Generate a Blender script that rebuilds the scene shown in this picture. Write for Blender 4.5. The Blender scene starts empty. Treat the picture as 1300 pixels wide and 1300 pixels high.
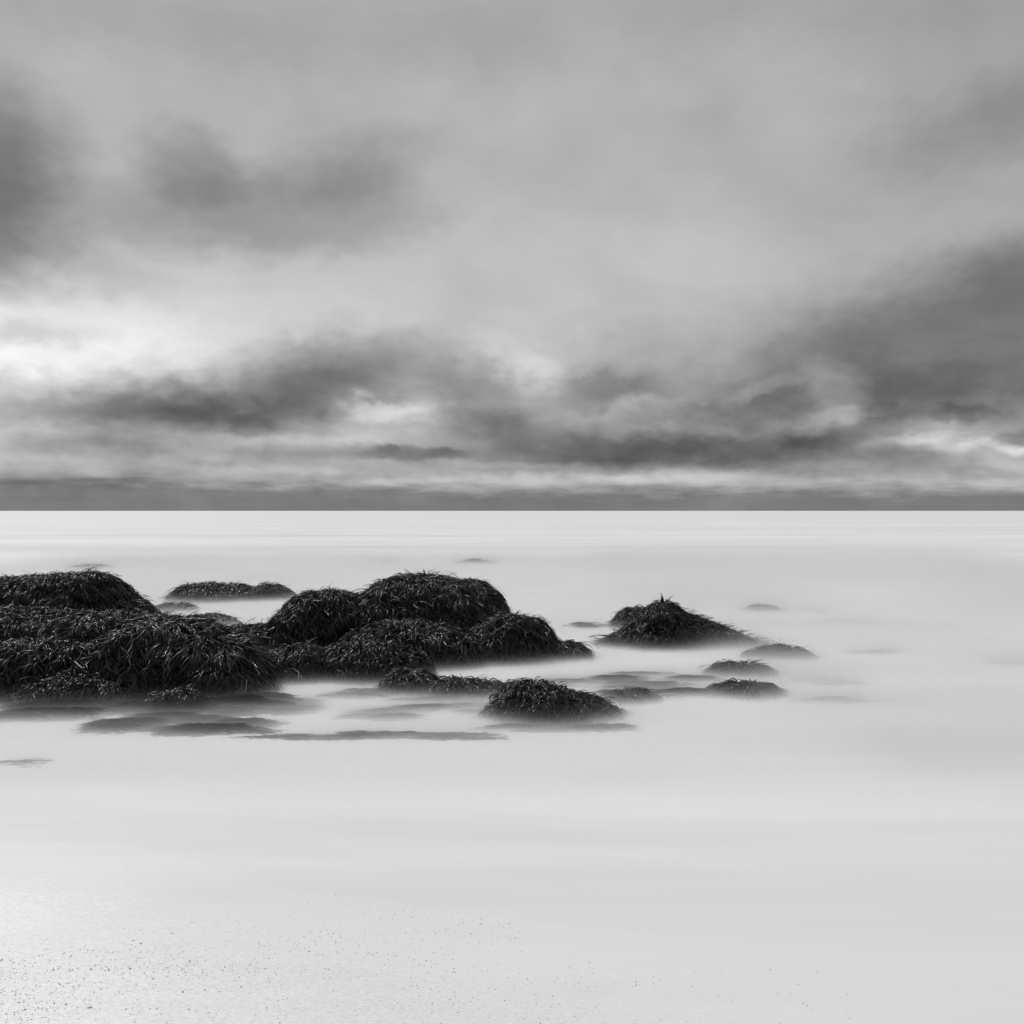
import bpy, math
import numpy as np
from mathutils import Vector

sc = bpy.context.scene
R = math.radians
F, HC, CX, HY = 1264.0, 1.5, 650.0, 648.0      # focal length in photo pixels, eye height, centre, horizon row

# ------------------------------------------------------------------ camera
cam = bpy.data.cameras.new('camera'); cam.sensor_width = 36; cam.lens = 35
cam.clip_start = 0.05; cam.clip_end = 90000
cam.shift_y = -0.0012
co = bpy.data.objects.new('camera', cam); sc.collection.objects.link(co)
co.location = (0, 0, HC); co.rotation_euler = (R(90), 0, 0)
sc.camera = co

# ------------------------------------------------------------------ exposure
sc.view_settings.view_transform = 'Standard'; sc.view_settings.look = 'None'
sc.view_settings.exposure = 0; sc.view_settings.gamma = 1
sc.cycles.volume_bounces = 3; sc.cycles.max_bounces = 8; sc.cycles.transparent_max_bounces = 12
sc.cycles.volume_step_rate = 1.0; sc.cycles.volume_max_steps = 700
sc.cycles.use_denoising = True

SUN_AZ, SUN_EL = R(-32), R(42)                  # veiled sun, ahead and to the left

# ------------------------------------------------------------------ node helpers
class G:
    def __init__(s, tree): s.t = tree; s.n = tree.nodes; s.l = tree.links
    def new(s, typ, **kw):
        n = s.n.new(typ)
        for k, v in kw.items(): setattr(n, k, v)
        return n
    def put(s, sock, v):
        if isinstance(v, bpy.types.NodeSocket): s.l.new(v, sock)
        elif v is not None: sock.default_value = v
    def math(s, op, a, b=None, c=None, clamp=False):
        n = s.new('ShaderNodeMath', operation=op, use_clamp=clamp)
        for i, v in enumerate((a, b, c)): s.put(n.inputs[i], v)
        return n.outputs[0]
    def vmath(s, op, a, b=None):
        n = s.new('ShaderNodeVectorMath', operation=op)
        s.put(n.inputs[0], a); s.put(n.inputs[1], b)
        return n.outputs['Value'] if op in ('LENGTH', 'DOT_PRODUCT') else n.outputs['Vector']
    def comb(s, x, y, z=0.0):
        n = s.new('ShaderNodeCombineXYZ')
        for i, v in enumerate((x, y, z)): s.put(n.inputs[i], v)
        return n.outputs[0]
    def sep(s, v):
        n = s.new('ShaderNodeSeparateXYZ'); s.put(n.inputs[0], v); return n.outputs
    def noise(s, vec, scale, detail=4, rough=.55, dist=0.0, color=False):
        n = s.new('ShaderNodeTexNoise'); s.put(n.inputs['Vector'], vec)
        n.inputs['Scale'].default_value = scale; n.inputs['Detail'].default_value = detail
        n.inputs['Roughness'].default_value = rough; n.inputs['Distortion'].default_value = dist
        return n.outputs['Color' if color else 'Fac']
    def rng(s, v, a, b, c, d, mode='LINEAR'):
        n = s.new('ShaderNodeMapRange', interpolation_type=mode)
        for i, x in enumerate((v, a, b, c, d)): s.put(n.inputs[i], x)
        return n.outputs[0]
    def grey(s, v):
        n = s.new('ShaderNodeCombineColor')
        for i in range(3): s.put(n.inputs[i], v)
        return n.outputs[0]

# ------------------------------------------------------------------ world: overcast sky
w = bpy.data.worlds.new('World'); sc.world = w; w.use_nodes = True
g = G(w.node_tree); g.n.clear()
out = g.new('ShaderNodeOutputWorld'); bg = g.new('ShaderNodeBackground')
g.l.new(bg.outputs[0], out.inputs[0])
sky = g.new('ShaderNodeTexSky', sky_type='NISHITA'); sky.sun_disc = False
sky.sun_elevation = SUN_EL; sky.sun_rotation = SUN_AZ; sky.air_density = 1; sky.dust_density = 4
bw = g.new('ShaderNodeRGBToBW'); g.l.new(sky.outputs[0], bw.inputs[0])
tc = g.new('ShaderNodeTexCoord')
d = g.sep(tc.outputs['Generated'])
DEG = 180 / math.pi
az = g.math('MULTIPLY', g.math('ARCTAN2', d[0], d[1]), DEG)
el = g.math('MULTIPLY', g.math('ARCSINE', d[2]), DEG)
ae = g.comb(az, el, 0)
ela = g.math('MAXIMUM', el, 0.0)
# domain warp: broad up high, flattened and small towards the horizon
sq = g.comb(az, g.math('MULTIPLY', el, 1.35), 0)
n1 = g.noise(sq, 0.085, 3, .5, 0, True)
n2 = g.noise(sq, 0.33, 4, .55, 0, True)
n3 = g.noise(g.comb(az, g.math('MULTIPLY', el, 1.7), 3), .75, 3, .5, .3, True)
c5 = (0.5, 0.5, 0.5)
def off(nc, sx, sy):
    return g.vmath('MULTIPLY', g.vmath('SUBTRACT', nc, c5), (sx, sy, 0))
hk = g.rng(ela, 0, 7, .16, 1, 'SMOOTHSTEP')
wv = g.vmath('ADD', off(n1, 2.2, 1.3), g.vmath('ADD', off(n2, 2.6, 2.0), off(n3, 1.4, 1.1)))
sca = g.new('ShaderNodeVectorMath', operation='SCALE'); g.put(sca.inputs[0], wv); g.put(sca.inputs['Scale'], hk)
wp = g.vmath('ADD', ae, sca.outputs[0])
def px2ang(px, py):
    t = (px - CX) / F
    return math.degrees(math.atan(t)), math.degrees(math.atan((HY - py) / F * math.cos(math.atan(t))))
# the sky's clouds by direction: (row/column where the photograph shows them, half sizes, tilt, tone step, softness)
BL = [
 # broad fields
 (60, 440, 330, 92, 6, .20, 0), (-50, 470, 190, 80, 0, .10, 0), (330, 385, 330, 60, 8, .085, 0), (700, 330, 420, 90, 3, .06, 0), (880, 90, 420, 120, 0, .025, 0),
 (650, 470, 150, 70, -20, .07, 0), (640, 30, 900, 60, 0, -.045, 0), (1330, 60, 260, 160, 0, -.06, 0), (120, 20, 300, 50, 0, -.03, 0),
 # upper dark clouds
 (-8, 235, 82, 115, 0, -.27, 0.15), (60, 310, 120, 80, 0, -.07, 0), (240, 210, 66, 42, 10, -.13, 0.20), (430, 215, 90, 42, -12, -.10, 0), (350, 272, 190, 52, -4, -.14, 0.25),
 (1250, 150, 130, 50, -5, -.10, 0), (915, 150, 70, 60, 0, -.03, 0), (1050, 180, 90, 40, 10, .02, 0), (150, 355, 80, 25, 15, -.06, 0),
 # left bank
 (295, 500, 260, 50, -8, -.22, 0.05), (430, 458, 120, 40, -8, -.11, 0.20), (180, 520, 190, 34, 0, -.16, 0), (310, 528, 200, 24, 0, -.11, .1), (560, 540, 90, 20, 0, -.06, 0), (400, 500, 110, 26, -20, -.05, 0), (20, 425, 80, 16, -6, -.17, 0), (30, 480, 60, 12, -15, -.07, 0),
 (250, 455, 120, 30, 12, .04, 0),
 (488, 522, 56, 15, 0, .20, 0.15), (500, 548, 80, 14, 0, .09, 0),
 (120, 568, 100, 13, 0, -.12, 0.20), (50, 575, 90, 20, 0, .07, 0), (330, 575, 120, 14, 0, -.09, 0), (450, 570, 70, 10, 5, -.10, 0), (530, 577, 60, 9, 0, -.17, 0.30), (400, 560, 200, 10, 0, .05, 0),
 (330, 500, 130, 36, 0, -.09, .1), (130, 505, 110, 24, -10, -.06, 0), (590, 455, 70, 30, 0, .06, 0), (90, 422, 200, 42, 0, .025, 0),
 # middle and right bank
 (610, 500, 80, 45, 35, -.20, 0.25), (690, 560, 180, 34, 0, -.17, 0.1), (800, 495, 110, 30, 0, -.12, 0), (880, 572, 220, 24, 0, -.16, 0.2), (740, 500, 60, 20, -10, -.08, 0.40), (900, 520, 60, 22, 0, -.06, 0), (960, 545, 220, 50, -6, -.12, 0.15), (800, 450, 90, 40, -20, -.05, 0),
 (1000, 480, 110, 45, -25, -.10, 0.15), (1210, 430, 270, 95, -8, -.15, 0.15), (1330, 460, 240, 110, -6, -.12, 0), (1300, 340, 220, 40, -15, -.10, 0), (1150, 495, 160, 32, 0, -.08, 0), (1000, 590, 120, 18, 0, -.05, 0),
 (690, 480, 50, 18, 20, .07, 0), (600, 590, 1300, 30, 0, -.055, 0), (1055, 500, 50, 30, 35, .13, 0.30), (830, 510, 110, 10, -4, .06, 0),
 (1205, 564, 40, 8, 8, .12, .1), (1250, 560, 30, 7, -12, .11, .1), (1290, 566, 30, 7, 10, .16, .2), (1170, 556, 60, 5, -4, .10, 0), (1060, 528, 70, 7, -6, .08, .2), (960, 500, 44, 9, -16, .07, .3), (900, 545, 80, 7, 4, .05, .2), (1030, 560, 50, 9, 10, -.07, .3), (1190, 590, 60, 9, 0, -.09, .3), (1250, 600, 40, 8, 0, -.08, .3), (640, 590, 70, 6, 0, .05, .2), (760, 585, 90, 7, 0, -.06, .2), (260, 575, 60, 8, 8, .06, .2), (60, 545, 90, 10, -5, .06, 0), (1180, 545, 60, 20, 0, .10, 0), (1300, 585, 100, 26, 0, .12, 0), (1215, 525, 34, 12, 0, -.12, 0.40), (1290, 552, 26, 9, -10, -.12, 0.40), (1110, 545, 90, 13, -10, -.07, 0.40), (1140, 575, 90, 10, 0, -.08, 0), (1080, 570, 60, 18, -20, .08, 0),
 # light strip over the dark band
 (330, 597, 160, 8, 0, .06, 0), (520, 610, 120, 5, 0, .06, 0), (620, 604, 90, 5, 0, .06, 0), (860, 605, 120, 10, 0, .15, .1), (1040, 600, 60, 6, 0, -.04, 0), (740, 598, 50, 6, 0, -.05, 0), (400, 604, 80, 6, 0, -.05, .1), (200, 600, 60, 5, 0, -.06, .1), (1120, 612, 120, 7, 0, .06, 0), (690, 610, 130, 7, 0, .08, 0), (1300, 620, 120, 8, 0, .08, 0),
 (120, 610, 200, 8, 0, -.10, 0),
]
val = 0.0
wps = g.sep(wp)
for (px, py, sx, sy, rot, amp, core) in BL:
    a, e = px2ang(px, py)
    m = g.new('ShaderNodeMapping', vector_type='TEXTURE')
    k = math.degrees(1 / F)
    m.inputs['Location'].default_value = (a, e, 0)
    m.inputs['Rotation'].default_value = (0, 0, R(-rot))
    m.inputs['Scale'].default_value = (sx * k * 1.5, sy * k * 1.5, 1e9)
    g.l.new(g.comb(wps[0], wps[1], val), m.inputs['Vector'])   # running sum rides along in z, flattened by the huge scale
    r = g.vmath('LENGTH', m.outputs[0])
    v = g.rng(r, core, 1.0 - .15 * core, amp * (.92 if amp < 0 else 1.0), 0.0, 'SMOOTHSTEP')
    val = g.math('ADD', val, v)
# base tone by height, dark bank lying on the horizon with an uneven upper edge
base = g.rng(ela, 0, 30, .700, .675)
hb = g.math('ADD', g.math('ADD', el, g.rng(az, -27, 5, -.35, .15)), g.math('MULTIPLY', g.math('SUBTRACT', g.noise(g.comb(az, g.math('MULTIPLY', el, 5), 9), .22, 6, .6), .5), 1.9))
band = g.rng(hb, .75, 1.75, -.215, 0, 'SMOOTHSTEP')
streak = g.math('MULTIPLY', g.math('SUBTRACT', g.noise(g.comb(g.math('MULTIPLY', az, .12), g.math('MULTIPLY', el, 1.6), 5), 1.6, 4, .6), .5), g.math('MULTIPLY', g.rng(ela, 1.2, 5, .09, 0), g.rng(ela, .2, 1.6, .7, 1)))
fb1 = g.math('MULTIPLY', g.math('SUBTRACT', g.noise(g.comb(az, g.math('MULTIPLY', el, 1.6), 1), .14, 4, .5, .3), .5), .13)
fb2 = g.math('MULTIPLY', g.math('SUBTRACT', g.noise(g.comb(az, g.math('MULTIPLY', el, 1.9), 7), .55, 5, .52, .5), .5), g.math('MULTIPLY', g.rng(ela, 1, 12, .24, .02), g.rng(ela, .5, 2.0, .25, 1)))
tot = g.math('ADD', base, val)
for x in (band, streak, fb1, fb2): tot = g.math('ADD', tot, x)
over = g.math('ADD', g.rng(el, 27, 60, 0, .32, 'SMOOTHSTEP'), g.rng(d[1], -.55, .1, -.30, 0, 'SMOOTHSTEP'))      # unseen sky: brightened overhead to light the water, darkened behind to shade rock fronts
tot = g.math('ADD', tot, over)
tot = g.math('MINIMUM', g.math('MAXIMUM', tot, .28), 1.25)
lin = g.math('POWER', tot, 2.2)
STR = 0.1
colr = g.math('ADD', g.math('MULTIPLY', lin, .95 / STR), g.math('MULTIPLY', bw.outputs[0], .03))
g.l.new(g.grey(colr), bg.inputs[0]); bg.inputs[1].default_value = STR

# ------------------------------------------------------------------ sun behind the cloud
sl = bpy.data.lights.new('sun', 'SUN'); sl.energy = 1.4; sl.angle = R(12); sl.color = (1, 1, 1)
so = bpy.data.objects.new('sun', sl); sc.collection.objects.link(so)
dv = Vector((math.sin(SUN_AZ) * math.cos(SUN_EL), math.cos(SUN_AZ) * math.cos(SUN_EL), math.sin(SUN_EL)))
so.rotation_euler = dv.to_track_quat('Z', 'Y').to_euler()

# ------------------------------------------------------------------ small tools
rs = np.random.RandomState(11)
def tag(o, label=None, cat=None, group=None, kind=None):
    for k, v in (('label', label), ('category', cat), ('group', group), ('kind', kind)):
        if v: o[k] = v
    return o
def link(name, me, mat, parent=None):
    o = bpy.data.objects.new(name, me); sc.collection.objects.link(o)
    if mat: me.materials.append(mat)
    if parent: o.parent = parent
    return o
def mesh_np(name, V, Q, smooth=True):
    me = bpy.data.meshes.new(name)
    V = np.asarray(V, np.float32); Q = np.asarray(Q, np.int32)
    me.vertices.add(len(V)); me.vertices.foreach_set('co', V.ravel())
    me.loops.add(Q.size); me.loops.foreach_set('vertex_index', Q.ravel())
    me.polygons.add(len(Q))
    me.polygons.foreach_set('loop_start', np.arange(0, Q.size, Q.shape[1], dtype=np.int32))
    me.polygons.foreach_set('loop_total', np.full(len(Q), Q.shape[1], np.int32))
    if smooth: me.polygons.foreach_set('use_smooth', np.ones(len(Q), bool))
    me.update(calc_edges=True); me.validate()
    return me
def h3(i, j, k):
    n = (i * 374761393 + j * 668265263 + k * 1274126177) & 0xffffffff
    n = ((n ^ (n >> 13)) * 1274126177) & 0xffffffff
    return ((n ^ (n >> 16)) & 0xffff) / 65535.0
def vnoise(P):
    P = np.asarray(P, float); I = np.floor(P).astype(np.int64); f = P - I; f = f * f * (3 - 2 * f)
    r = 0
    for a in (0, 1):
        for b in (0, 1):
            for c in (0, 1):
                wgt = (f[..., 0] if a else 1 - f[..., 0]) * (f[..., 1] if b else 1 - f[..., 1]) * (f[..., 2] if c else 1 - f[..., 2])
                r = r + wgt * h3(I[..., 0] + a, I[..., 1] + b, I[..., 2] + c)
    return r
def fbm(P, oct=4):
    P = np.asarray(P, float); r = 0; a = .5
    for o in range(oct): r = r + a * (vnoise(P * 2 ** o + 17.3 * o) - .5); a *= .5
    return r
def nrm(v): return v / np.maximum(np.linalg.norm(v, axis=-1, keepdims=True), 1e-9)

def mat(name):
    m = bpy.data.materials.new(name); m.use_nodes = True
    gg = G(m.node_tree); gg.n.clear()
    o = gg.new('ShaderNodeOutputMaterial')
    return m, gg, o

# ------------------------------------------------------------------ materials
# pale wet sand
M_sand, g, o = mat('sand')
p = g.new('ShaderNodeBsdfPrincipled'); g.l.new(p.outputs[0], o.inputs[0])
pos = g.new('ShaderNodeNewGeometry').outputs['Position']
big = g.noise(g.vmath('MULTIPLY', pos, (.5, 1.1, 1)), .9, 3)
mid = g.noise(g.vmath('MULTIPLY', pos, (.45, 1, 1)), 14, 5, .65)
fine = g.noise(g.vmath('MULTIPLY', pos, (.5, 1, 1)), 120, 3, .7)
speck = g.rng(g.noise(g.vmath('MULTIPLY', pos, (.6, 1, 1)), 210, 2, .5), .70, .78, 0, -.16)
patch = g.rng(g.noise(g.vmath('MULTIPLY', pos, (.35, 1, 1)), 1.3, 4), .45, .62, 0, 1)
dry = g.rng(g.sep(pos)[2], .007, .030, 0, 1, 'SMOOTHSTEP')          # 0 where the last wash has just run back
c = g.math('MULTIPLY', g.math('SUBTRACT', big, .5), .08)
c = g.math('ADD', c, g.math('MULTIPLY', g.math('SUBTRACT', mid, .5), .10))
c = g.math('ADD', c, g.math('MULTIPLY', g.math('SUBTRACT', fine, .5), .50))
c = g.math('ADD', c, g.math('MULTIPLY', speck, patch))
f1 = g.noise(g.vmath('MULTIPLY', pos, (.16, 1, 1)), .9, 5, .6, .3); f2 = g.noise(g.vmath('MULTIPLY', pos, (.12, 1, 1)), .14, 5, .6, .2)
film = g.math('ADD', g.math('ADD', .832, g.math('MULTIPLY', g.math('SUBTRACT', f1, .52), .30)), g.math('MULTIPLY', g.math('SUBTRACT', f2, .5), .5))   # thin foam left by the wash, as on the sea
film = g.math('MINIMUM', film, .93)
c = g.math('ADD', g.math('MULTIPLY', g.math('SUBTRACT', 1.0, dry), film), g.math('MULTIPLY', g.math('ADD', .80, c), dry))
g.l.new(g.grey(c), p.inputs['Base Color']); g.l.new(g.rng(dry, 0, 1, .55, .44), p.inputs['Roughness']); g.l.new(g.rng(dry, 0, 1, .12, .5), p.inputs['Specular IOR Level'])
bmp = g.new('ShaderNodeBump'); g.l.new(g.math('MULTIPLY', dry, .30), bmp.inputs['Strength']); bmp.inputs['Distance'].default_value = .008
rip = g.noise(g.vmath('MULTIPLY', pos, (.45, 1, 1)), 70, 4, .65, .5)
g.l.new(g.math('ADD', g.math('MULTIPLY', mid, .6), rip), bmp.inputs['Height']); g.l.new(bmp.outputs[0], p.inputs['Normal'])

# milky sea surface
M_sea, g, o = mat('sea_water')
p = g.new('ShaderNodeBsdfPrincipled')
pos = g.new('ShaderNodeNewGeometry').outputs['Position']; ps = g.sep(pos)
s1 = g.noise(g.vmath('MULTIPLY', pos, (.16, 1, 1)), .9, 5, .6, .3)
s2 = g.noise(g.vmath('MULTIPLY', pos, (.12, 1, 1)), .14, 5, .6, .2)
s3 = g.noise(g.vmath('MULTIPLY', pos, (.12, 1, 1)), .012, 4, .6)
nearf = g.rng(ps[1], 14, 40, 1, .35)
c = g.math('ADD', .84, g.math('MULTIPLY', g.math('MULTIPLY', g.math('SUBTRACT', s1, .52), .30), nearf))
c = g.math('ADD', c, g.math('MULTIPLY', g.math('SUBTRACT', s2, .5), g.rng(ps[1], 30, 260, .50, .06)))
c = g.math('ADD', c, g.math('MULTIPLY', g.math('SUBTRACT', s3, .5), .24))
s4 = g.noise(g.vmath('MULTIPLY', pos, (.25, 1, 1)), .42, 6, .65, .6)
c = g.math('ADD', c, g.math('MULTIPLY', g.math('SUBTRACT', s4, .5), g.math('MULTIPLY', g.rng(ps[1], 6, 12, 0, 1), g.rng(ps[1], 30, 120, .34, .12))))
c = g.math('MINIMUM', c, .93)
g.l.new(g.grey(c), p.inputs['Base Color']); p.inputs['Roughness'].default_value = .55
p.inputs['Specular IOR Level'].default_value = .12; p.inputs['IOR'].default_value = 1.33
bmp = g.new('ShaderNodeBump'); bmp.inputs['Strength'].default_value = .12; bmp.inputs['Distance'].default_value = .1
g.l.new(s1, bmp.inputs['Height']); g.l.new(bmp.outputs[0], p.inputs['Normal'])
g.l.new(p.outputs[0], o.inputs[0])

# wet black rock and wet wrack
M_rock, g, o = mat('wet_rock')
p = g.new('ShaderNodeBsdfPrincipled'); g.l.new(p.outputs[0], o.inputs[0])
pos = g.new('ShaderNodeNewGeometry').outputs['Position']
nz = g.noise(pos, 22, 5, .65)
g.l.new(g.grey(g.rng(nz, .3, .7, .004, .014)), p.inputs['Base Color']); p.inputs['Roughness'].default_value = .7; p.inputs['Specular IOR Level'].default_value = .1
bmp = g.new('ShaderNodeBump'); bmp.inputs['Strength'].default_value = .8; bmp.inputs['Distance'].default_value = .03
g.l.new(nz, bmp.inputs['Height']); g.l.new(bmp.outputs[0], p.inputs['Normal'])

M_weed, g, o = mat('wet_seaweed')
p = g.new('ShaderNodeBsdfPrincipled'); g.l.new(p.outputs[0], o.inputs[0])
geo = g.new('ShaderNodeNewGeometry')
rnd = geo.outputs['Random Per Island']
g.l.new(g.grey(g.rng(g.math('POWER', rnd, 7.0), 0, 1, .001, .055)), p.inputs['Base Color'])  # a few random fronds get a paler base colour in place of highlights
g.l.new(g.rng(rnd, 0, 1, .2, .42), p.inputs['Roughness'])
p.inputs['Specular IOR Level'].default_value = .34
bmp = g.new('ShaderNodeBump'); bmp.inputs['Strength'].default_value = .5; bmp.inputs['Distance'].default_value = .004
g.l.new(g.noise(geo.outputs['Position'], 90, 2), bmp.inputs['Height']); g.l.new(bmp.outputs[0], p.inputs['Normal'])

M_bed, g, o = mat('soaked_seaweed')
p = g.new('ShaderNodeBsdfPrincipled'); g.l.new(p.outputs[0], o.inputs[0])
g.l.new(g.grey(g.rng(g.new('ShaderNodeNewGeometry').outputs['Random Per Island'], 0, 1, .008, .022)), p.inputs['Base Color'])
p.inputs['Roughness'].default_value = .8; p.inputs['Specular IOR Level'].default_value = .08

M_peb, g, o = mat('dark_pebble')
p = g.new('ShaderNodeBsdfPrincipled'); g.l.new(p.outputs[0], o.inputs[0])
geo = g.new('ShaderNodeNewGeometry')
g.l.new(g.grey(g.rng(g.math('ADD', geo.outputs['Random Per Island'], g.math('MULTIPLY', g.noise(geo.outputs['Position'], 300, 3), .4)), 0, 1.4, .2, .66)), p.inputs['Base Color'])
p.inputs['Roughness'].default_value = .55

# ------------------------------------------------------------------ ground and sea
def sand_z(x, y):
    e = np.clip(4.75 - .46 * (x + 1.9), 2.5, 5.0)            # the waterline runs slantwise down the beach
    return np.where(y < e, .006 + np.minimum((e - y) * .022, .3), .006 + (e - y) * .05).clip(-60, .4)
ys = np.concatenate([np.array([-60, -20, -6, -2]), np.linspace(0, 9, 140), np.array([12, 20, 40, 100, 400, 1200, 5000, 30000])])
xs = np.concatenate([-np.array([30000, 5000, 800, 120, 30, 10]), np.linspace(-6, 6, 140), np.array([10, 30, 120, 800, 5000, 30000])])
X, Y = np.meshgrid(xs, ys)
und = fbm(np.stack([X * 1.1, Y * 2.6, X * 0 + 2], -1), 4) * .022
und = np.where((Y < 9) & (np.abs(X) < 9), und, 0)
Z = np.maximum(sand_z(X, Y) + und - .004, -60)
def grid_q(nr, nc):
    i = np.arange(nr * nc).reshape(nr, nc)
    return np.stack([i[:-1, :-1], i[:-1, 1:], i[1:, 1:], i[1:, :-1]], -1).reshape(-1, 4)
tag(link('beach_sand', mesh_np('beach_sand', np.stack([X, Y, Z], -1).reshape(-1, 3), grid_q(*X.shape)), M_sand),
    'pale wet sand beach with fine dark specks', 'sand', kind='structure')
ys = np.array([1.2, 3, 4, 5, 6, 8, 10, 14, 20, 40, 100, 400, 1500, 6000, 30000]); xs = np.array([-30000, -4000, -400, -40, -8, 0, 8, 40, 400, 4000, 30000])
X, Y = np.meshgrid(xs, ys)
Zs = 0 * Y + .006
tag(link('sea', mesh_np('sea', np.stack([X, Y, Zs], -1).reshape(-1, 3), grid_q(*X.shape)), M_sea),
    'milky white long-exposure sea reaching the horizon', 'sea', kind='structure')

# ------------------------------------------------------------------ mist of blurred wash over the water
def mist_mat(name, rate):
    m, g, o = mat(name)
    v = g.new('ShaderNodeVolumePrincipled'); g.l.new(v.outputs[0], o.inputs['Volume'])
    v.inputs['Color'].default_value = (.985, .985, .985, 1); v.inputs['Anisotropy'].default_value = 0.0
    pos = g.new('ShaderNodeNewGeometry').outputs['Position']; ps = g.sep(pos)
    hgt = g.math('ADD', .030, g.math('MULTIPLY', g.math('MAXIMUM', g.math('SUBTRACT', ps[1], 11.0), 0), .0027))
    hgt = g.math('ADD', hgt, g.math('MULTIPLY', g.rng(ps[0], 1.5, 2.6, 0, 1, 'SMOOTHSTEP'), .030))
    fall = g.math('POWER', 2.71828, g.math('MULTIPLY', g.math('DIVIDE', ps[2], hgt), -1))
    low = g.math('MULTIPLY', g.math('POWER', 2.71828, g.math('MULTIPLY', ps[2], -1 / .018)), 3.6)
    fall = g.math('ADD', fall, low)
    nz = g.noise(g.vmath('MULTIPLY', pos, (.28, 1, 1.6)), .9, 4, .6, .2)
    pat = g.rng(nz, .36, .64, .42, 1.65)
    thin = g.math('MULTIPLY', g.rng(ps[0], -1.9, -1.0, .42, 0, 'SMOOTHSTEP'), g.rng(ps[1], 7.2, 8.6, 1, 0, 'SMOOTHSTEP'))   # the wash runs thin below the left rocks
    pat = g.math('MULTIPLY', pat, g.math('SUBTRACT', 1.0, thin))
    win = g.math('MULTIPLY', g.rng(ps[1], 4.95, 5.8, 0, 1, 'SMOOTHSTEP'), g.rng(ps[1], 27, 34, 1, 0, 'SMOOTHSTEP'))
    win = g.math('MULTIPLY', win, g.rng(g.math('ABSOLUTE', ps[0]), 11, 15, 1, 0, 'SMOOTHSTEP'))
    den = g.math('MULTIPLY', g.math('MULTIPLY', fall, pat), g.math('MULTIPLY', win, MIST))
    g.l.new(den, v.inputs['Density'])
    m.cycles.volume_step_rate = rate
    return m
MIST = 6.0
def box(name, a, b, m):
    V = [(x, y, z) for z in (a[2], b[2]) for y in (a[1], b[1]) for x in (a[0], b[0])]
    Q = [(0, 2, 3, 1), (4, 5, 7, 6), (0, 1, 5, 4), (2, 6, 7, 3), (0, 4, 6, 2), (1, 3, 7, 5)]
    return link(name, mesh_np(name, V, Q, False), m)
tag(box('sea_mist', (-16, 4.9, .0105), (16, 34, .10), mist_mat('low_mist', .03)), 'dense white mist lying on the water round the weedy rocks', 'mist', kind='stuff')
tag(box('sea_mist', (-16, 4.9, .1005), (16, 34, .80), mist_mat('thin_mist', .13)), 'thin white mist drifting above the wash round the rocks', 'mist', kind='stuff')

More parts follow.
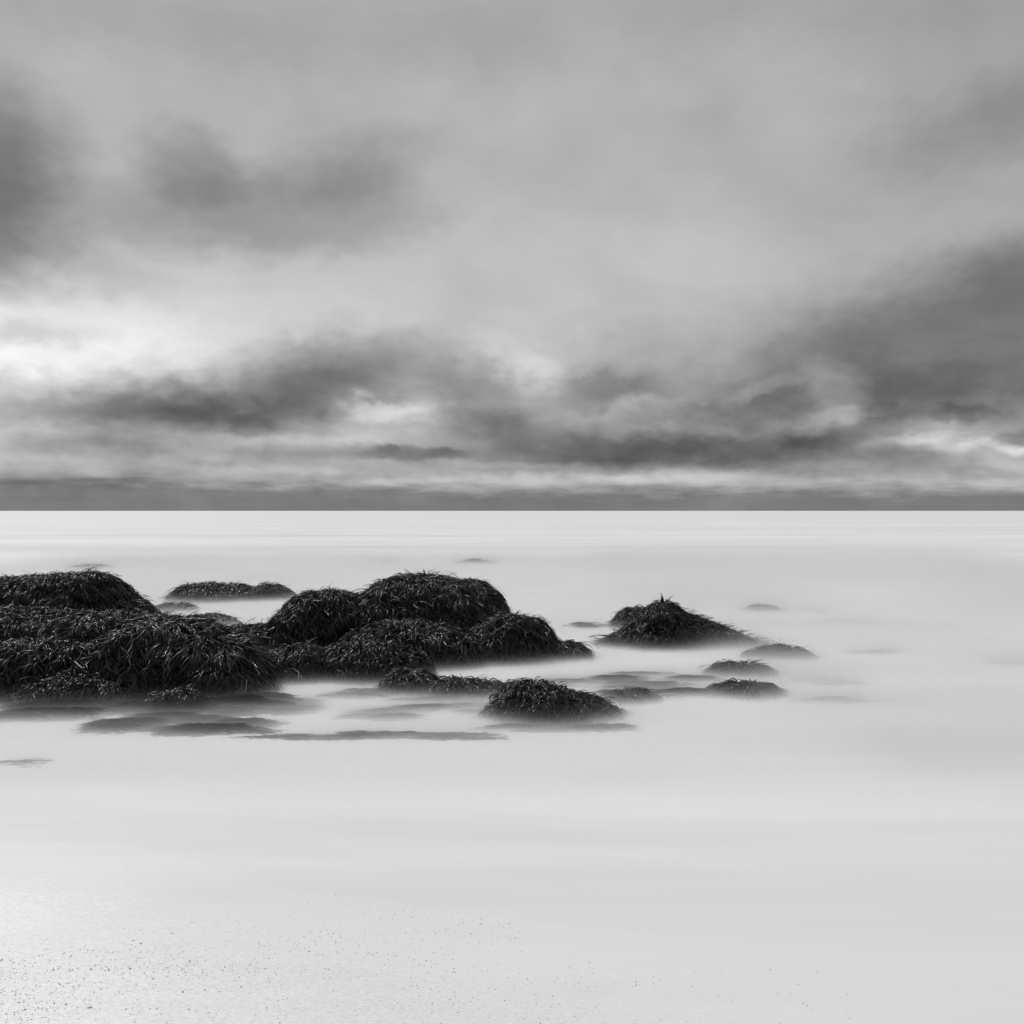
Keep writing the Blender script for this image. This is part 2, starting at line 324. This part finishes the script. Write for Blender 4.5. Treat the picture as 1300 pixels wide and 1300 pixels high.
# ------------------------------------------------------------------ weedy rocks
class Mound:
    """A boulder whose crest follows a profile; s runs along it, t from its front (-1) over the crest (0) to its back (+1)."""
    NS, NT = 90, 60
    def __init__(m, prof, base, front, back, seed, rough=.05, sink=.10, flat=2.0):
        yf = F * HC / (base - HY)
        m.yr = yr = yf + front
        px = np.array([q[0] for q in prof], float); py = np.array([q[1] for q in prof], float)
        x = (px - CX) / F * yr; z = HC - (py - HY) / F * yr
        wdt = x[-1] - x[0]
        x = np.concatenate([[x[0] - .06 * wdt], x, [x[-1] + .06 * wdt]]); z = np.concatenate([[-sink], z, [-sink]])
        s = np.linspace(0, 1, m.NS); t = np.linspace(-1, 1, m.NT)
        xx = x[0] + (x[-1] - x[0]) * s
        zz = np.interp(xx, x, z)
        ker = np.array([.25, .5, .25]); zz[1:-1] = np.convolve(zz, ker, 'valid')
        S, T = np.meshgrid(s, t, indexing='ij')
        H = zz[:, None] + sink
        tap = (1 - np.abs(2 * s - 1) ** 3.2)[:, None] ** .5 * .8 + .2
        a = np.abs(T)
        dome = np.where(T < 0, (1 - a ** flat).clip(0, 1) ** .75, (1 - a ** 2).clip(0, 1) ** .8)
        Zv = H * dome - sink
        Yv = yr + np.where(T < 0, T * front, T * back) * tap + .12 * front * np.sin(S * 7 + seed)
        Xv = xx[:, None] + 0 * T
        # shrink ends sideways away from the crest so the plan is rounded
        cx = xx.mean(); Xv = cx + (Xv - cx) * (1 - .10 * a ** 2)
        P = np.stack([Xv, Yv, Zv], -1)
        q = P * 2.2 + seed * 7.7
        amp = rough * (.6 + .4 * np.minimum(a * 3, 1)) * (1 - .4 * a)
        P[..., 2] += amp * 2.4 * fbm(q, 4)
        P[..., 1] += rough * 2.6 * fbm(q + 31, 3) * np.minimum(a * 2, 1)
        P[..., 0] += rough * 1.6 * fbm(q + 57, 3)
        lump = rough * np.abs(fbm(P * 6.5 + seed * 3.1, 3)) * 1.5 * np.minimum(a * 4 + .35, 1)
        P[..., 2] += lump; P[..., 1] -= lump * (T < .2)
        m.P = P; m.seed = seed
        m.Ps = np.gradient(P, s, axis=0); m.Pt = np.gradient(P, t, axis=1)
        m.N = nrm(np.cross(m.Ps, m.Pt)); m.N[m.N[..., 2] < -0.4] *= -1
        m.area = np.linalg.norm(np.cross(m.Ps, m.Pt), axis=-1)
    def at(m, A, s, t):
        u = np.clip(s, 0, 1) * (m.NS - 1); v = (np.clip(t, -1, 1) + 1) / 2 * (m.NT - 1)
        i = np.minimum(u.astype(int), m.NS - 2); j = np.minimum(v.astype(int), m.NT - 2)
        fu = (u - i)[..., None]; fv = (v - j)[..., None]
        return A[i, j] * (1 - fu) * (1 - fv) + A[i + 1, j] * fu * (1 - fv) + A[i, j + 1] * (1 - fu) * fv + A[i + 1, j + 1] * fu * fv
    def body(m):
        return m.P.reshape(-1, 3), grid_q(m.NS, m.NT)
    def pick(m, n, rg, tmax=.55):
        wgt = m.area.copy()
        tt = np.linspace(-1, 1, m.NT)
        wgt *= ((tt < tmax) * 1.0)[None, :] * (m.P[..., 2] > -.06)
        wgt *= (1 + 1.3 * np.exp(-(tt / .25) ** 2))[None, :]
        idx = rg.choice(wgt.size, n, p=(wgt / wgt.sum()).ravel())
        i, j = np.divmod(idx, m.NT)
        return np.clip((i + rg.rand(n) - .5) / (m.NS - 1), 0, 1), np.clip((j + rg.rand(n) - .5) / (m.NT - 1), 0, 1) * 2 - 1
    def strands(m, n, rg, length=.24, width=.010, clump_n=None, loose=.06, lift=1.0, SEG=6):
        K = clump_n or max(8, n // 26)
        cs, ct = m.pick(K, rg)
        ci = rg.randint(0, K, n)
        spr = .055
        Ls = np.linalg.norm(m.at(m.Ps, cs, ct), axis=-1); Lt = np.linalg.norm(m.at(m.Pt, cs, ct), axis=-1)
        s = np.clip(cs[ci] + rg.randn(n) * spr / np.maximum(Ls[ci], .05), 0, 1)
        t = np.clip(ct[ci] + rg.randn(n) * spr * .8 / np.maximum(Lt[ci], .05), -1, .9)
        fr = rg.rand(n) < .38                               # the rest of the coat is evenly spread
        s2, t2 = m.pick(n, rg); s = np.where(fr, s2, s); t = np.where(fr, t2, t)
        cang = rg.randn(K) * .38; cl = rg.rand(K)
        ang = np.where(fr, rg.randn(n) * .34, cang[ci] + rg.randn(n) * .17)
        L = length * (.45 + .9 * rg.rand(n) + .45 * (t < -.25)) * np.where(fr, .9, .75 + .6 * cl[ci])
        dl = L / SEG
        up = rg.rand(n) < loose
        bulge = lift * np.where(up, .5, 1) * (.020 + .045 * cl[ci] * rg.rand(n)) * np.where(fr, .5, 1)
        pts, nor = [], []
        heading = None
        flow = fbm(np.stack([s * 5, t * 3, s * 0 + m.seed], -1), 2) * 1.6
        for k in range(SEG + 1):
            P = m.at(m.P, s, t); N = nrm(m.at(m.N, s, t))
            A = m.at(m.Ps, s, t); B = m.at(m.Pt, s, t)
            dn = np.array([0, 0, -1.0]) + N * N[:, 2:3]
            steep = np.linalg.norm(dn, axis=-1, keepdims=True)
            dn = dn / np.maximum(steep, 1e-6)
            ca, sa = np.cos(ang + flow)[:, None], np.sin(ang + flow)[:, None]
            D = dn * ca + np.cross(N, dn) * sa
            if heading is None: heading = D
            gk = np.clip(steep * .75, .06, .6)
            heading = nrm(heading * (1 - gk) + D * gk)
            f = k / SEG
            pts.append(P + N * (bulge * (math.sin(math.pi * min(f * 1.0, 1)) + .25))[:, None] + N * (np.where(up, L * .40 * f ** 1.3, 0))[:, None]
                       + np.array([0, 0, 1]) * (np.where(up, L * .25 * f, 0))[:, None])
            nor.append(N)
            aa = (A * A).sum(-1); bb = (B * B).sum(-1); ab = (A * B).sum(-1); aw = (A * heading).sum(-1); bwv = (B * heading).sum(-1)
            det = np.maximum(aa * bb - ab * ab, 1e-7)
            ds = (bb * aw - ab * bwv) / det; dt = (aa * bwv - ab * aw) / det
            cap = np.minimum(1, .12 / np.maximum(np.hypot(ds * dl, dt * dl), 1e-6))
            s = s + ds * dl * cap; t = t + dt * dl * cap
            ang = ang + rg.randn(n) * .20
        pts = np.stack(pts, 1); nor = np.stack(nor, 1)
        return ribbons(pts, nor, width * (.6 + .8 * rg.rand(n)), rg)

def ribbons(pts, nor, wid, rg):
    n, k, _ = pts.shape
    tan = nrm(np.gradient(pts, axis=1))
    side = nrm(np.cross(tan, nor))
    tw = (rg.randn(n) * .7)[:, None, None] + (rg.randn(n) * .9)[:, None, None] * np.linspace(0, 1, k)[None, :, None]
    side = side * np.cos(tw) + nor * np.sin(tw)
    f = np.linspace(0, 1, k)
    wp_ = (.55 + .6 * np.sin(np.pi * np.clip(f * .95 + .05, 0, 1)) ** .8) * np.where(f > .99, .35, 1)
    hw = wid[:, None, None] * .5 * wp_[None, :, None] * (.6 + .8 * rg.rand(n, k))[..., None]
    ridge = pts + np.cross(side, tan) * hw * .45            # midrib: the frond is folded, not a flat strip
    V = np.stack([pts - side * hw, ridge, pts + side * hw], 2).reshape(n, -1, 3)
    q = []
    for i in range(k - 1):
        for c in range(2):
            a = i * 3 + c
            q.append((a, a + 1, a + 4, a + 3))
    q = np.array(q)
    Q = (np.arange(n) * V.shape[1])[:, None, None] + q[None]
    return V.reshape(-1, 3), Q.reshape(-1, 4)

def sprig_mesh(rg, h, n=14):
    """A tuft of upright frond tips standing on a crest."""
    k = 6; f = np.linspace(0, 1, k)
    a = rg.rand(n) * 6.283; ln = rg.rand(n) * .9 + .1; hh = h * (.4 + .6 * rg.rand(n)); hh[0] = h * 1.1; ln[0] = .3
    P = np.zeros((n, k, 3))
    for i in range(n):
        r = hh[i] * ln[i] * f ** 1.4
        P[i, :, 0] = np.cos(a[i]) * (r + .012); P[i, :, 1] = np.sin(a[i]) * (r + .012)
        P[i, :, 2] = hh[i] * (f - .35 * ln[i] * f ** 2.2) - .015
    P += fbm(P * 22 + rg.rand() * 40, 2)[..., None] * .02 * f[None, :, None]
    N = nrm(np.stack([np.cos(a), np.sin(a), .2 + 0 * a], -1))[:, None, :].repeat(k, 1)
    return ribbons(P, N, .012 * (.7 + .6 * rg.rand(n)), rg)

COUNT = [0]
def weedy(name, label, cat, group, prof, base, front, back, n, length=.145, width=.0058, rough=.09, flat=2.0, sprigs=(), loose=.04, lift=1.0, sink=.10):
    if group == GS: loose, lift, length = .012, lift * .9, .13
    COUNT[0] += 1
    seed = COUNT[0]; rg = np.random.RandomState(100 + seed)
    m = Mound(prof, base, front, back, seed, rough, sink, flat)
    root = bpy.data.objects.new(name, None); sc.collection.objects.link(root)
    c = m.P.reshape(-1, 3); root.location = loc = (float(c[:, 0].mean()), float(m.yr), 0.0); root.empty_display_size = .2
    lv = np.array(loc)
    tag(root, label, cat, group)
    V, Q = m.body(); link('rock', mesh_np('rock', V - lv, Q), M_rock, root)
    V, Q = m.strands(int(n * 3.0), rg, length, width, loose=loose, lift=lift)
    link('seaweed', mesh_np('seaweed', V - lv, Q), M_weed, root)
    for (px, hp) in sprigs:                               # tufts that stand up from the crest
        xs_ = m.P[:, m.NT // 2, 0]; i = int(np.argmin(np.abs(xs_ - (px - CX) / F * m.yr)))
        pt = m.P[i, m.NT // 2]
        V, Q = sprig_mesh(rg, hp * m.yr / F * 1.5)
        sp = link('sprig', mesh_np('sprig', V, Q), M_weed, root); sp.location = pt - lv
    return root

GM, GS, GB = 'rocks thickly draped in seaweed', 'low weedy rocks half sunk in mist', 'dark weed beds under the milky water'
RK = 'weedy_boulder'; LR = 'weedy_rock'; WB = 'weed_bed'
N = 1.0
def W(*a, **k): return weedy(*a, **k)

# back of the left cluster
W(RK, 'long round-topped weedy rock at the back of the left cluster', 'rock', GM,
  [(-70, 748), (0, 741), (30, 738), (75, 733), (92, 734), (98, 731), (130, 732), (145, 742), (165, 760), (190, 780), (205, 800)], 815, .75, .9, 6500, sprigs=((85, 7), (112, 6), (45, 5)))
W(RK, 'broad low weedy shelf under the long round-topped rock, middle of the left cluster', 'rock', GM,
  [(-80, 778), (0, 779), (60, 781), (110, 783), (150, 779), (190, 785), (240, 796), (275, 806), (310, 826)], 846, .75, .6, 7500, rough=.10, lift=1.3)
W(RK, 'dark weedy rock at the left edge with a low stepped front above the grey wash', 'rock', GM,
  [(-70, 826), (0, 824), (50, 822), (90, 829), (125, 833), (150, 848), (165, 868)], 893, .42, .45, 4200, lift=1.2)
W(RK, 'large haystack-shaped weedy rock fronting the left cluster, long fronds combed down its face', 'rock', GM,
  [(118, 878), (132, 850), (150, 820), (178, 803), (210, 795), (240, 797), (280, 811), (310, 826), (332, 848), (345, 880)], 894, .62, .7, 11000, length=.20, rough=.09, flat=2.4, sprigs=((212, 4), (298, 5)), lift=1.2)
W(LR, 'flat spread of pale-tipped fronds at the foot of the left edge rock', 'rock', GM,
  [(18, 890), (40, 877), (60, 872), (90, 867), (120, 869), (150, 874), (168, 888)], 900, .22, .25, 2400, length=.13, lift=1.3, rough=.03)
W(LR, 'small splayed tuft of fronds in the wash below the haystack rock', 'rock', GM,
  [(196, 896), (206, 885), (218, 880), (236, 884), (252, 889), (264, 899)], 904, .12, .14, 700, length=.15, rough=.02, lift=1.4)
W(LR, 'low weedy rock bridging the gap between the left cluster and the centre rocks', 'rock', GM,
  [(268, 812), (285, 801), (300, 796), (340, 798), (365, 796), (400, 799), (425, 808)], 832, .35, .4, 2800, sprigs=((340, 5), (315, 5), (362, 5)))
W(LR, 'thin weedy ridge running behind the haystack rock toward the water', 'rock', GM,
  [(180, 792), (205, 787), (235, 790), (262, 797), (288, 806), (300, 815)], 826, .3, .35, 1800)
# centre cluster
W(RK, 'smooth tent-shaped weedy rock left of the tallest rock', 'rock', GM,
  [(335, 806), (345, 797), (365, 777), (385, 762), (405, 752), (430, 754), (447, 762), (465, 775), (485, 795), (500, 812)], 838, .6, .6, 6000, sprigs=((402, 6), (430, 7), (366, 5)))
W(RK, 'tallest dome-shaped weedy rock at the centre of the group', 'rock', GM,
  [(445, 782), (455, 766), (470, 755), (485, 746), (500, 739), (540, 734), (575, 741), (595, 757), (608, 780), (618, 808)], 838, .85, .8, 10500, length=.16, sprigs=((540, 10), (492, 6), (505, 4), (460, 5)), flat=2.3)
W(RK, 'rounded weedy hump peeping out behind the right shoulder of the tallest rock', 'rock', GM,
  [(555, 752), (570, 742), (590, 738), (615, 744), (632, 757), (643, 775), (650, 796)], 806, .6, .6, 4200, sprigs=((594, 7), (610, 5)))
W(RK, 'long low weedy ledge in front of the tallest rock, lit along its upper rim', 'rock', GM,
  [(430, 828), (455, 812), (480, 803), (520, 801), (560, 804), (595, 812), (612, 826), (622, 840)], 851, .42, .45, 5600, sprigs=((470, 3), (520, 3)), lift=1.4)
W(RK, 'sloping weedy rock at the front of the centre group running down to the left', 'rock', GM,
  [(385, 864), (400, 850), (420, 830), (440, 819), (470, 812), (500, 824), (525, 838), (545, 852)], 870, .42, .45, 4600, length=.12)
W(LR, 'small round weedy rock between the haystack rock and the sloping centre rock', 'rock', GM,
  [(325, 858), (340, 838), (355, 829), (378, 824), (402, 828), (425, 838), (440, 855)], 869, .36, .4, 2800)
W(RK, 'bulging weedy rock at the right end of the centre group with drooping fronds', 'rock', GM,
  [(592, 826), (602, 808), (617, 795), (640, 785), (668, 788), (688, 797), (700, 811), (708, 830)], 845, .5, .5, 5200, length=.135, sprigs=((688, 9), (645, 4), (700, 5)), flat=2.5)
W(LR, 'low tail of weed trailing right from the bulging end rock', 'rock', GM,
  [(692, 824), (705, 816), (717, 815), (735, 823), (746, 832)], 842, .28, .3, 1300, rough=.03)
# front small ones
W(LR, 'low weedy hump in the pool below the centre group, left one of a touching pair', 'rock', GM,
  [(482, 882), (494, 868), (507, 860), (524, 857), (542, 862), (556, 874), (566, 884)], 886, .22, .25, 1700, rough=.03, length=.12)
W(LR, 'low weedy hump in the pool below the centre group, right one of a touching pair', 'rock', GM,
  [(545, 886), (556, 874), (568, 869), (592, 867), (615, 871), (628, 880), (640, 889)], 889, .22, .25, 1700, rough=.03, length=.12)
W(LR, 'pale misted weed hump wedged between the touching pair and the near front rock', 'rock', GM,
  [(618, 884), (628, 872), (640, 867), (652, 872), (662, 884)], 888, .2, .2, 600, rough=.02, length=.14)
W(RK, 'near black rock in front of the group with bright fronds along its top', 'rock', GM,
  [(618, 914), (627, 902), (640, 890), (656, 881), (680, 878), (705, 886), (730, 893), (752, 900), (772, 908), (788, 916)], 922, .34, .36, 4200, length=.10, sprigs=((674, 10), (662, 6), (688, 6), (728, 5)), loose=.04, flat=2.6)
W(LR, 'faded dark hump sinking into the mist behind the near black rock', 'rock', GS,
  [(756, 897), (774, 887), (794, 880), (814, 882), (830, 890), (846, 898)], 898, .3, .3, 1200, rough=.03)
# right side
W(RK, 'cone-shaped weedy rock standing alone right of the group, with a spiky crest', 'rock', GM,
  [(752, 824), (770, 812), (795, 797), (818, 780), (832, 769), (842, 764), (854, 772), (868, 788), (885, 795), (905, 800), (935, 811), (962, 821), (985, 830)], 828, .6, .6, 6500, length=.135, sprigs=((844, 12), (838, 8), (826, 5), (800, 4)), loose=.05)
W(LR, 'soft grey hump half hidden behind the cone-shaped rock', 'rock', GS,
  [(775, 800), (788, 786), (805, 777), (825, 776), (845, 786), (855, 800)], 803, .5, .5, 1500)
W(LR, 'small dark hump trailing off the right foot of the cone-shaped rock', 'rock', GS,
  [(945, 836), (965, 828), (985, 824), (1005, 823), (1020, 830), (1035, 840)], 842, .35, .35, 1400, rough=.03)
W(LR, 'upper of two stacked misty humps below the cone-shaped rock', 'rock', GS,
  [(895, 862), (912, 852), (930, 846), (955, 845), (972, 851), (990, 863)], 865, .3, .3, 1500, rough=.03)
W(LR, 'lower of two stacked misty humps, nearest the pale open water', 'rock', GS,
  [(890, 888), (910, 878), (930, 872), (958, 871), (978, 878), (998, 888)], 891, .28, .28, 1500, rough=.03)
# far rocks
W(LR, 'flat-topped weedy rock standing in mist beyond the left cluster', 'rock', GM,
  [(212, 770), (222, 754), (236, 745), (270, 743), (305, 746), (318, 752), (332, 766)], 768, .7, .7, 2600, rough=.05)
W(LR, 'smaller rounded rock touching the right end of the flat-topped far rock', 'rock', GM,
  [(308, 762), (318, 750), (332, 745), (350, 746), (364, 754), (380, 766)], 766, .6, .6, 1500)
W(LR, 'thin pale weedy rock just below the flat-topped far rock', 'rock', GS,
  [(188, 778), (205, 771), (222, 768), (240, 770), (252, 778)], 780, .4, .4, 900, rough=.03)
W(LR, 'low tufted rock alone in white water above the gap between the clusters', 'rock', GS,
  [(222, 796), (238, 787), (256, 782), (280, 783), (294, 788), (308, 797)], 798, .4, .4, 1300, rough=.03, sprigs=((262, 4), (250, 4)))
W(LR, 'faint ghostly rock in the far white water above the left cluster', 'rock', GS,
  [(78, 727), (95, 720), (115, 718), (135, 720), (160, 727)], 727, 1.0, 1.0, 700, rough=.05)
W(LR, 'faint two-humped far rock near the horizon above the tallest rock', 'rock', GS,
  [(560, 721), (582, 714), (596, 712), (604, 710), (622, 713), (648, 721)], 720, 1.2, 1.2, 700, rough=.05)
W(LR, 'tiny far hump left of the two-humped far rock', 'rock', GS,
  [(474, 719), (488, 714), (500, 713), (514, 719)], 719, .8, .8, 250, rough=.03)
W(LR, 'tiny faded hump alone in open water right of the cone-shaped rock', 'rock', GS,
  [(938, 780), (952, 772), (966, 769), (982, 772), (1000, 780)], 781, .45, .45, 700, rough=.03)

# weed beds lying at the surface; near rocks their darkness stands in for reflections too
def bed(label, x0, x1, y, hgt, front, n, back=None):
    """Fine fronds floating flat at the surface, thick in the middle and thinning out to nothing."""
    COUNT[0] += 1
    rg = np.random.RandomState(700 + COUNT[0])
    yc = F * HC / (y - HY); xc = ((x0 + x1) / 2 - CX) / F * yc; hx = (x1 - x0) / 2 / F * yc
    n = int(n * 2.0); K = 7; SEG = 5
    n = int(n * .6); kk = 16
    sx = np.clip(rg.randn(kk) * .5, -1, 1); sy = np.clip(rg.randn(kk) * .45, -.9, .9); sl_ = .10 + .35 * rg.rand(kk) ** 2; st = .03 + .14 * rg.rand(kk)
    j = rg.randint(0, kk, n)
    u = sx[j] + sl_[j] * rg.randn(n) * .8
    v = sy[j] + st[j] * rg.randn(n) + .25 * (u - sx[j]) * np.sin(sx[j] * 9)
    x = xc + hx * u; y_ = yc + front * v
    env = np.zeros(n)
    for q in range(kk):
        env = np.maximum(env, (.45 + .55 * ((q * 37) % 11) / 10) * np.exp(-((u - sx[q]) / (sl_[q] + .20)) ** 2 - ((v - sy[q]) / (st[q] * 1.3 + .12)) ** 2))
    env = env * np.exp(-(u / 1.1) ** 4) * (.9 + .9 * fbm(np.stack([u * 4, v * 3, u * 0 + COUNT[0]], -1), 3))
    L = .06 + .10 * rg.rand(n)
    a = rg.randn(n) * .22 + np.where(rg.rand(n) < .5, 0, math.pi)
    z0 = -.014 + (hgt * 1.15 + .014) * env + .008 * rg.rand(n)
    pts = np.zeros((n, SEG + 1, 3)); nor = np.zeros_like(pts); nor[..., 2] = 1
    px_, py_ = x.copy(), y_.copy()
    for k in range(SEG + 1):
        f = k / SEG
        pts[:, k] = np.stack([px_, py_, z0 + .005 * math.sin(math.pi * f) - .004 * f], -1)
        px_ = px_ + np.cos(a) * L / SEG; py_ = py_ + np.sin(a) * L / SEG; a = a + rg.randn(n) * .22
    V, Q = ribbons(pts, nor, .0045 * (.6 + .8 * rg.rand(n)), rg)
    lv = np.array((xc, yc, 0.0))
    o = link(WB, mesh_np(WB, V - lv, Q), M_bed); o.location = lv
    return tag(o, label, 'seaweed', GB)
bed('wide patchy weed bed in the shallows out in front of the haystack rock', 120, 380, 909, .040, .72, 12000)
bed('narrow dark weed bed touching the foot of the haystack rock', 110, 380, 899, .082, .44, 9000)
bed('dark weed bed along the water edge below the left edge rock', -80, 190, 903, .070, .38, 7000)
bed('wavy dark weed streak in front of the pale pool', 300, 640, 937, .019, .15, 2600)
bed('dark weed bed reaching left from the touching pair of humps', 415, 500, 884, .030, .16, 900)
bed('patchy weed bed in the pool between the touching pair and the streak', 430, 650, 901, .030, .42, 3200)
bed('dark weed fringe under the near black rock', 610, 800, 924, .028, .20, 2000)
bed('brushed weed patch in the channel right of the centre group', 690, 915, 868, .052, .62, 4200)
bed('long thin weed tail trailing right from the lower misty hump', 985, 1150, 891, .020, .22, 1100)
bed('weed smear trailing right from the upper misty hump', 980, 1090, 866, .014, .2, 700)
bed('short weed smear in open water right of the small dark hump', 1060, 1160, 829, .022, .25, 600)
bed('thin weed smear right of the tiny faded hump', 1000, 1050, 777, .03, .3, 250)
bed('faint weed smear above the short smear in open water', 1040, 1120, 792, .03, .35, 400)
bed('faint weed patch at the right photo edge', 1255, 1340, 846, .022, .35, 600)
bed('faint weed smear just left of the cone-shaped rock', 720, 775, 797, .06, .3, 500)
bed('pale weed smear on the smooth water at the left photo edge', -20, 60, 969, .006, .12, 300)

# ------------------------------------------------------------------ grit and pebbles on the sand
def stone(rg, r):
    nu, nv = 9, 6
    u = np.linspace(0, 2 * np.pi, nu, endpoint=False); v = np.linspace(-1, 1, nv) * np.pi / 2 * .92
    U, Vv = np.meshgrid(u, v)
    P = np.stack([np.cos(U) * np.cos(Vv), np.sin(U) * np.cos(Vv), np.sin(Vv)], -1)
    P = P * (1 + .5 * fbm(P * 1.4 + rg.rand() * 90, 2)[..., None]) * np.array([1.35, .85, .55]) * r
    i = np.arange(nu * nv).reshape(nv, nu); j = np.roll(i, -1, 1)
    Q = np.stack([i[:-1], j[:-1], j[1:], i[1:]], -1).reshape(-1, 4)
    a = rg.rand() * 6.28; ca, sa = math.cos(a), math.sin(a)
    P = P.reshape(-1, 3); P = np.stack([P[:, 0] * ca - P[:, 1] * sa, P[:, 0] * sa + P[:, 1] * ca, P[:, 2]], -1)
    return P, Q
def ground_at(px, py):
    y = F * HC / (py - HY); return (px - CX) / F * y, y
def gz(x, y):
    return float(sand_z(np.array(x), np.array(y)) + fbm(np.array([x * 1.1, y * 2.6, 2.0]), 4) * .022 - .004)
rg = np.random.RandomState(5)
protos = [stone(rg, 1.0) for _ in range(10)]
VV, QQ, off_ = [], [], 0
made = 0
while made < 7500:
    u = rg.rand()
    if u < .66:                                          # drift line rising to the right, thickest on the left
        px = rg.rand() ** 1.5 * 680 - 20; py = 1262 - px * .16 + rg.randn() * 26 + (rg.rand() < .3) * rg.rand() * 60
    elif u < .88: px = rg.rand() ** 1.4 * 760; py = 1230 + rg.rand() * 90
    elif u < .94: px = 520 + rg.rand() * 560; py = 1265 + rg.randn() * 26
    else: px = rg.rand() * 900; py = 1060 + rg.rand() * 240
    if py > 1330 or py < 1040: continue
    x, y = ground_at(px, py)
    r = .0006 + .0017 * rg.rand() ** 5
    P, Q = protos[rg.randint(10)]
    VV.append(P * r + np.array([x, y, gz(x, y) + r * .1])); QQ.append(Q + off_); off_ += len(P); made += 1
tag(link('grit', mesh_np('grit', np.concatenate(VV), np.concatenate(QQ)), M_peb), 'fine dark grit scattered over the pale sand', 'grit', kind='stuff')
for (px, py, r) in [(32, 1297, .0062), (84, 1289, .0055), (113, 1294, .0070), (116, 1293, .005), (232, 1271, .0066), (160, 1296, .005), (2, 1230, .0062), (116, 1242, .006), (138, 1243, .006), (165, 1241, .0058),
                    (76, 1262, .005), (169, 1202, .0052), (179, 1206, .0052), (128, 1268, .0045), (90, 1224, .005), (240, 1296, .005), (23, 1287, .0045), (107, 1254, .005), (68, 1243, .0048), (218, 1192, .0045)]:
    P, Q = stone(rg, r)
    x, y = ground_at(px, py)
    o = link('pebble', mesh_np('pebble', P, Q), M_peb); o.location = (x, y, gz(x, y) + r * .1); o.scale = (.62, .62, .62)
    tag(o, 'small dark pebble lying among grit on the pale sand', 'pebble', 'dark pebbles on the pale sand')
